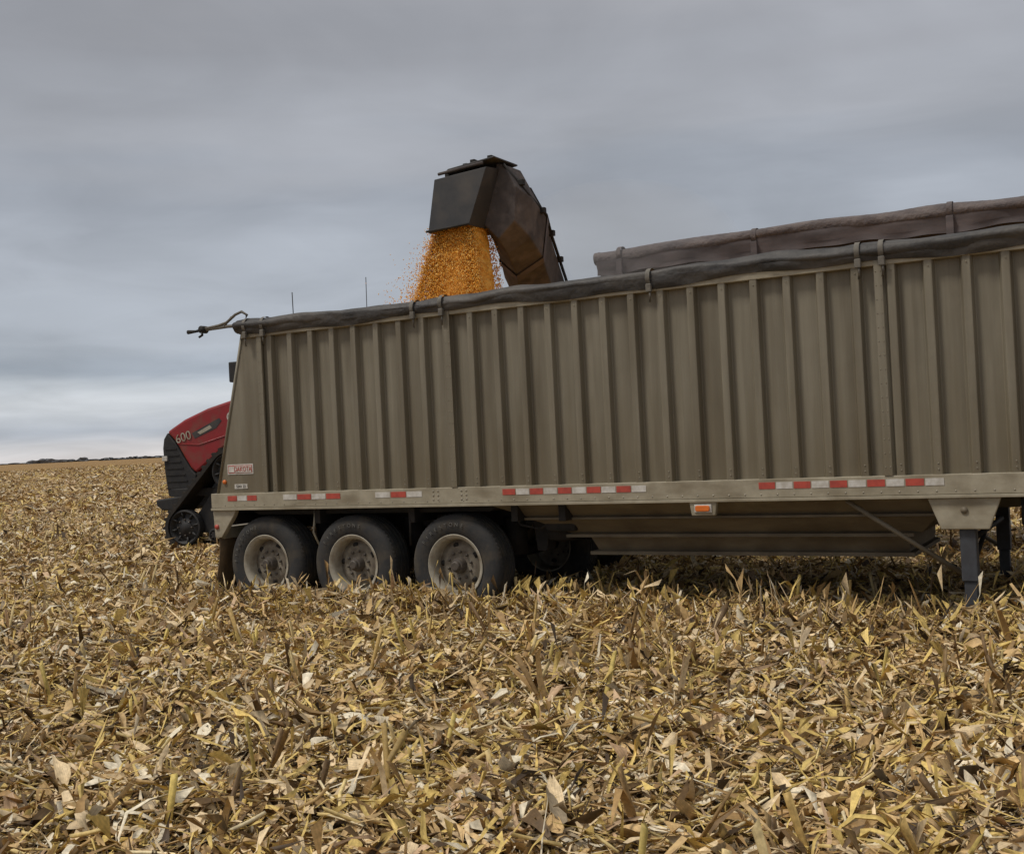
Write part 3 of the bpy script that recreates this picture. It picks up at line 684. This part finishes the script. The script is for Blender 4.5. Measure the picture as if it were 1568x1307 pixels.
# corn stream
G=empty('falling_corn',(-3.59,13.68,0),RZ)
V=[];F=[];nl,sg=30,40
for i in range(nl):
    f_=i/(nl-1); z=4.30-1.35*f_
    a=2.66-.34*f_; b_=3.15+.13*f_
    cs=(a+b_)/2; hs=(b_-a)/2; ht=.22+.08*f_
    for k in range(sg):
        th=2*math.pi*k/sg; rj=1+random.uniform(-.035,.035)+.03*math.sin(th*5+f_*3)
        c_,s_=math.cos(th),math.sin(th)
        V.append((cs+hs*rj*math.copysign(abs(c_)**.7,c_),1.25+ht*rj*math.copysign(abs(s_)**.7,s_),z))
for i in range(nl-1):
    for k in range(sg):
        k2=(k+1)%sg; F.append((i*sg+k,i*sg+k2,(i+1)*sg+k2,(i+1)*sg+k))
add('corn_core',V,F,M['core'],G)
n=42000; ff=rng.random(n)**.9; z=4.30-1.3*ff
a=2.64-.46*ff; b_=3.17+.13*ff
uu=rng.beta(.9,.95,n); x=a+(b_-a)*uu; stray=rng.random(n)<.18
x=np.where(stray,a+.06-rng.exponential(.10,n)*(.3+1.6*ff),x)
y=1.25+rng.choice([-1,1],n,p=[.8,.2])*(.20+.09*ff+rng.normal(0,.03,n)); side=rng.random(n)<.3
y=np.where(side|stray,1.25+rng.uniform(-.3,.3,n),y)
sz=rng.uniform(.005,.0085,n)
oc=np.array([(1,0,0),(-1,0,0),(0,1,0),(0,-1,0),(0,0,1.5),(0,0,-1.2)])
P=(np.stack([x,y,z],-1)[:,None,:]+oc[None]*sz[:,None,None]+rng.normal(0,.0012,(n,6,3))).reshape(-1,3)
tri=np.array([(0,2,4),(2,1,4),(1,3,4),(3,0,4),(2,0,5),(1,2,5),(3,1,5),(0,3,5)])
Q=((np.arange(n)*6)[:,None,None]+tri[None]).reshape(-1,3)
cc=np.array([(.98,.56,.10),(.90,.44,.06),(.98,.66,.22),(.76,.33,.035)])[rng.choice(4,n)]*rng.uniform(.88,1.0,n)[:,None]
cc=np.where((stray&(rng.random(n)<.4))[:,None],np.array([(.85,.62,.42)]),cc)
cc=np.concatenate([np.repeat(cc,6,axis=0),np.full((n*6,1),.04)],1)
o=big('corn_kernels',[(P,Q,cc)],rm.copy()); o.parent=G

# ------------------------------------------------ TRACTOR
TR=empty('tracked_tractor',(-7.05,23.0,0),math.atan2(-.31,.95))
S=1.08
def zz_(z): return 1.8+(z-1.8)*S
def A(l): return [(a*S,zz_(z)) for a,z in l]
prism('hood',A([(.12,2.25),(.22,2.31),(.5,2.46),(1.0,2.64),(1.5,2.76),(2.4,2.9),(2.4,2.0),(1.32,1.9),(1.0,1.66),(.71,1.46),(.6,1.56),(.45,1.8),(.3,2.06)]),0,1.25,M['tred'],TR,.05)
prism('grille',A([(.0,1.95),(.03,2.12),(.115,2.24),(.28,2.05),(.44,1.78),(.6,1.54),(.70,1.44),(.66,1.15),(.6,1.05),(.08,1.05),(.02,1.5)]),.02,1.23,M['tblack'],TR,.03)
for k in range(7):
    z=1.2+k*.12; prism('grille_slat',A([(.06,z),(.55-k*.04,z),(.55-k*.04,z+.02),(.06,z+.02)]),.005,.018,M['tblack'],TR,0)
box('headlamp',.0,.12,-.02,.03,1.70,1.80,M['white'],TR,.01)
prism('hood_stripe',A([(.66,2.20),(1.25,2.45),(1.30,2.40),(1.18,2.27),(.72,2.10)]),-.006,-.001,M['spout'],TR,0)
prism('hood_stripe_light',A([(.78,2.21),(1.05,2.33),(1.10,2.28),(.84,2.17)]),-.010,-.007,M['rimm'],TR,0)
tube('hood_crease',[(.35*S,-.004,zz_(2.02)),(.8*S,-.004,zz_(1.98)),(2.3*S,-.004,zz_(2.35))],.012,M['tred'],TR,6)
text('model_number','600',(.48*S,-.012,zz_(2.13)),.25,M['rimm'],TR,rot=(math.pi/2,-.25,0),ext=.004)
text('brand_letter','C',(1.50*S,-.012,zz_(2.45)),.28,M['white'],TR,rot=(math.pi/2,-.2,0),ext=.006)
prism('front_weight',A([(-.12,1.0),(.45,1.06),(.5,.85),(.42,.78),(.0,.8),(-.12,.9)]),-.1,1.35,M['tblack'],TR,.03)
box('step_frame',.5,2.6,-.5,-.02,1.0,1.15,M['tblack'],TR)
def hull(pts):
    pts=sorted(set(pts)); 
    def half(ps):
        o=[]
        for p in ps:
            while len(o)>1 and (o[-1][0]-o[-2][0])*(p[1]-o[-2][1])-(o[-1][1]-o[-2][1])*(p[0]-o[-2][0])<=0: o.pop()
            o.append(p)
        return o
    l=half(pts); u=half(pts[::-1]); return l[:-1]+u[:-1]
def track(nm,a0,y0,y1):
    cs=[(a0,.42,.42),(a0+1.9,.42,.42),(a0+1.0,1.46,.42)]
    pts=[]
    for cx_,cz_,r_ in cs:
        for k in range(40): pts.append((round(cx_+r_*math.cos(k*math.pi/20),4),round(cz_+r_*math.sin(k*math.pi/20),4)))
    h=hull(pts); n=len(h)
    inner=[]
    for i in range(n):
        p=Vector(h[i]); d=Vector(h[(i+1)%n])-Vector(h[i-1]); nrm=Vector((-d.y,d.x)).normalized(); inner.append((p.x+nrm.x*.07,p.y+nrm.y*.07))
    V=[];F=[]
    for y in(y0,y1):
        V+=[(p[0],y,p[1]) for p in h]+[(p[0],y,p[1]) for p in inner]
    for i in range(n):
        j=(i+1)%n; F+=[(i,j,j+2*n,i+2*n),(i+n,i+3*n,j+3*n,j+n),(i,i+n,j+n,j),(i+2*n,j+2*n,j+3*n,i+3*n)]
    add(nm+'_belt',V,F,M['track'],TR)
    L=[0]
    for i in range(n): L.append(L[-1]+(Vector(h[(i+1)%n])-Vector(h[i])).length)
    m=int(L[-1]/.16); V=[];F=[]
    for k in range(m):
        d=L[-1]*k/m; i=max(j for j in range(n) if L[j]<=d); p0=Vector(h[i]);p1=Vector(h[(i+1)%n]); dr=(p1-p0).normalized(); p=p0+dr*(d-L[i]); nr=Vector((dr.y,-dr.x))
        b0=len(V)
        for y in(y0,y1):
            for q in(p-dr*.03,p+dr*.03,p+dr*.02+nr*.05,p-dr*.02+nr*.05): V.append((q.x,y,q.y))
        F+=[(b0,b0+1,b0+2,b0+3),(b0+4,b0+7,b0+6,b0+5)]+[(b0+i2,b0+(i2+1)%4,b0+4+(i2+1)%4,b0+4+i2) for i2 in range(4)]
    add(nm+'_cleats',V,F,M['track'],TR)
    for i,(cx_,cz_,r_) in enumerate(cs+[(a0+.65,.27,.2),(a0+1.25,.27,.2)]):
        lathe(nm+'_wheel_%d'%i,[(.12,r_-.075),(-.02,r_-.08),(-.03,r_-.11),(.05,r_*.6),(.03,r_*.45),(.0,r_*.25),(-.03,.06),(-.03,0)],M['tblack'],TR,(cx_,y0+.05,cz_),32)
        for k in range(8):
            a=k*math.pi/4
            tube(nm+'_bolt',[(cx_+r_*.36*math.cos(a),y0+.07,cz_+r_*.36*math.sin(a)),(cx_+r_*.36*math.cos(a),y0+.03,cz_+r_*.36*math.sin(a))],.016,M['hub'],TR,6)
            if i<3: tube(nm+'_spoke',[(cx_+r_*.45*math.cos(a+.2),y0+.06,cz_+r_*.45*math.sin(a+.2)),(cx_+r_*.74*math.cos(a+.2),y0+.05,cz_+r_*.74*math.sin(a+.2))],.022,M['tblack'],TR,6)
    prism(nm+'_frame',[(a0-.1,.3),(a0+1.95,.3),(a0+1.2,1.4),(a0+.8,1.4)],y0+.2,y1-.1,M['tblack'],TR)
for nm,a0 in(('front_track',1.0),('rear_track',5.2)):
    track(nm,a0,-.85,-.15); track(nm+'_far',a0,1.4,2.1)
box('front_frame',.5,3.6,.2,1.05,.75,1.9,M['tblack'],TR,.03)
box('rear_frame',3.9,7.6,.1,1.15,.8,1.95,M['tred'],TR,.05)
prism('cab_lower',[(2.6,1.7),(4.7,1.7),(4.8,2.3),(2.5,2.3)],-.15,1.4,M['tred'],TR,.03)
prism('cab_glass',[(2.52,2.3),(4.78,2.3),(4.65,3.55),(2.7,3.55)],-.2,1.45,M['glass'],TR,.03)
prism('cab_roof',[(2.5,3.56),(4.8,3.56),(4.75,3.72),(4.4,3.8),(2.9,3.8),(2.55,3.72)],-.28,1.53,M['tred'],TR,.05)
for a_,y in((2.55,-.21),(4.6,-.21),(3.5,-.21)): box('cab_pillar',a_,a_+.08,y-.02,y+.06,2.3,3.56,M['tblack'],TR)
box('mirror',2.22,2.40,-.98,-.72,3.12,3.50,M['tblack'],TR,.02)
tube('mirror_arm',[(2.7,-.2,3.5),(2.5,-.6,3.5),(2.32,-.8,3.45)],.02,M['tblack'],TR,6)
tube('antenna',[(3.05,.1,3.8),(3.04,.1,4.85)],.009,M['under'],TR,6)
tube('antenna_b',[(4.6,.1,3.8),(4.62,.1,5.0)],.007,M['under'],TR,6)
tube('exhaust',[(2.9,1.1,2.9),(2.9,1.1,3.6)],.08,M['tblack'],TR,10)

# ------------------------------------------------ dust
dm=bpy.data.materials.new('dust_volume'); dm.use_nodes=True; dn=dm.node_tree.nodes; dn.clear()
do=dn.new('ShaderNodeOutputMaterial'); dv=dn.new('ShaderNodeVolumeScatter'); dv.inputs['Color'].default_value=(.998,.945,.915,1); dv.inputs['Density'].default_value=.20; dv.inputs['Anisotropy'].default_value=0
dm.node_tree.links.new(dv.outputs[0],do.inputs['Volume'])
V,F=lathe_data([(math.cos(i*math.pi/16)*-1,max(1e-3,math.sin(i*math.pi/16))) for i in range(17)],28)
o=add('dust_cloud',V,F,dm,None,smooth=True); o.location=(1.35,15.2,4.0); o.scale=(1.9,1.2,1.15); o.rotation_euler=(0,0,RZ)
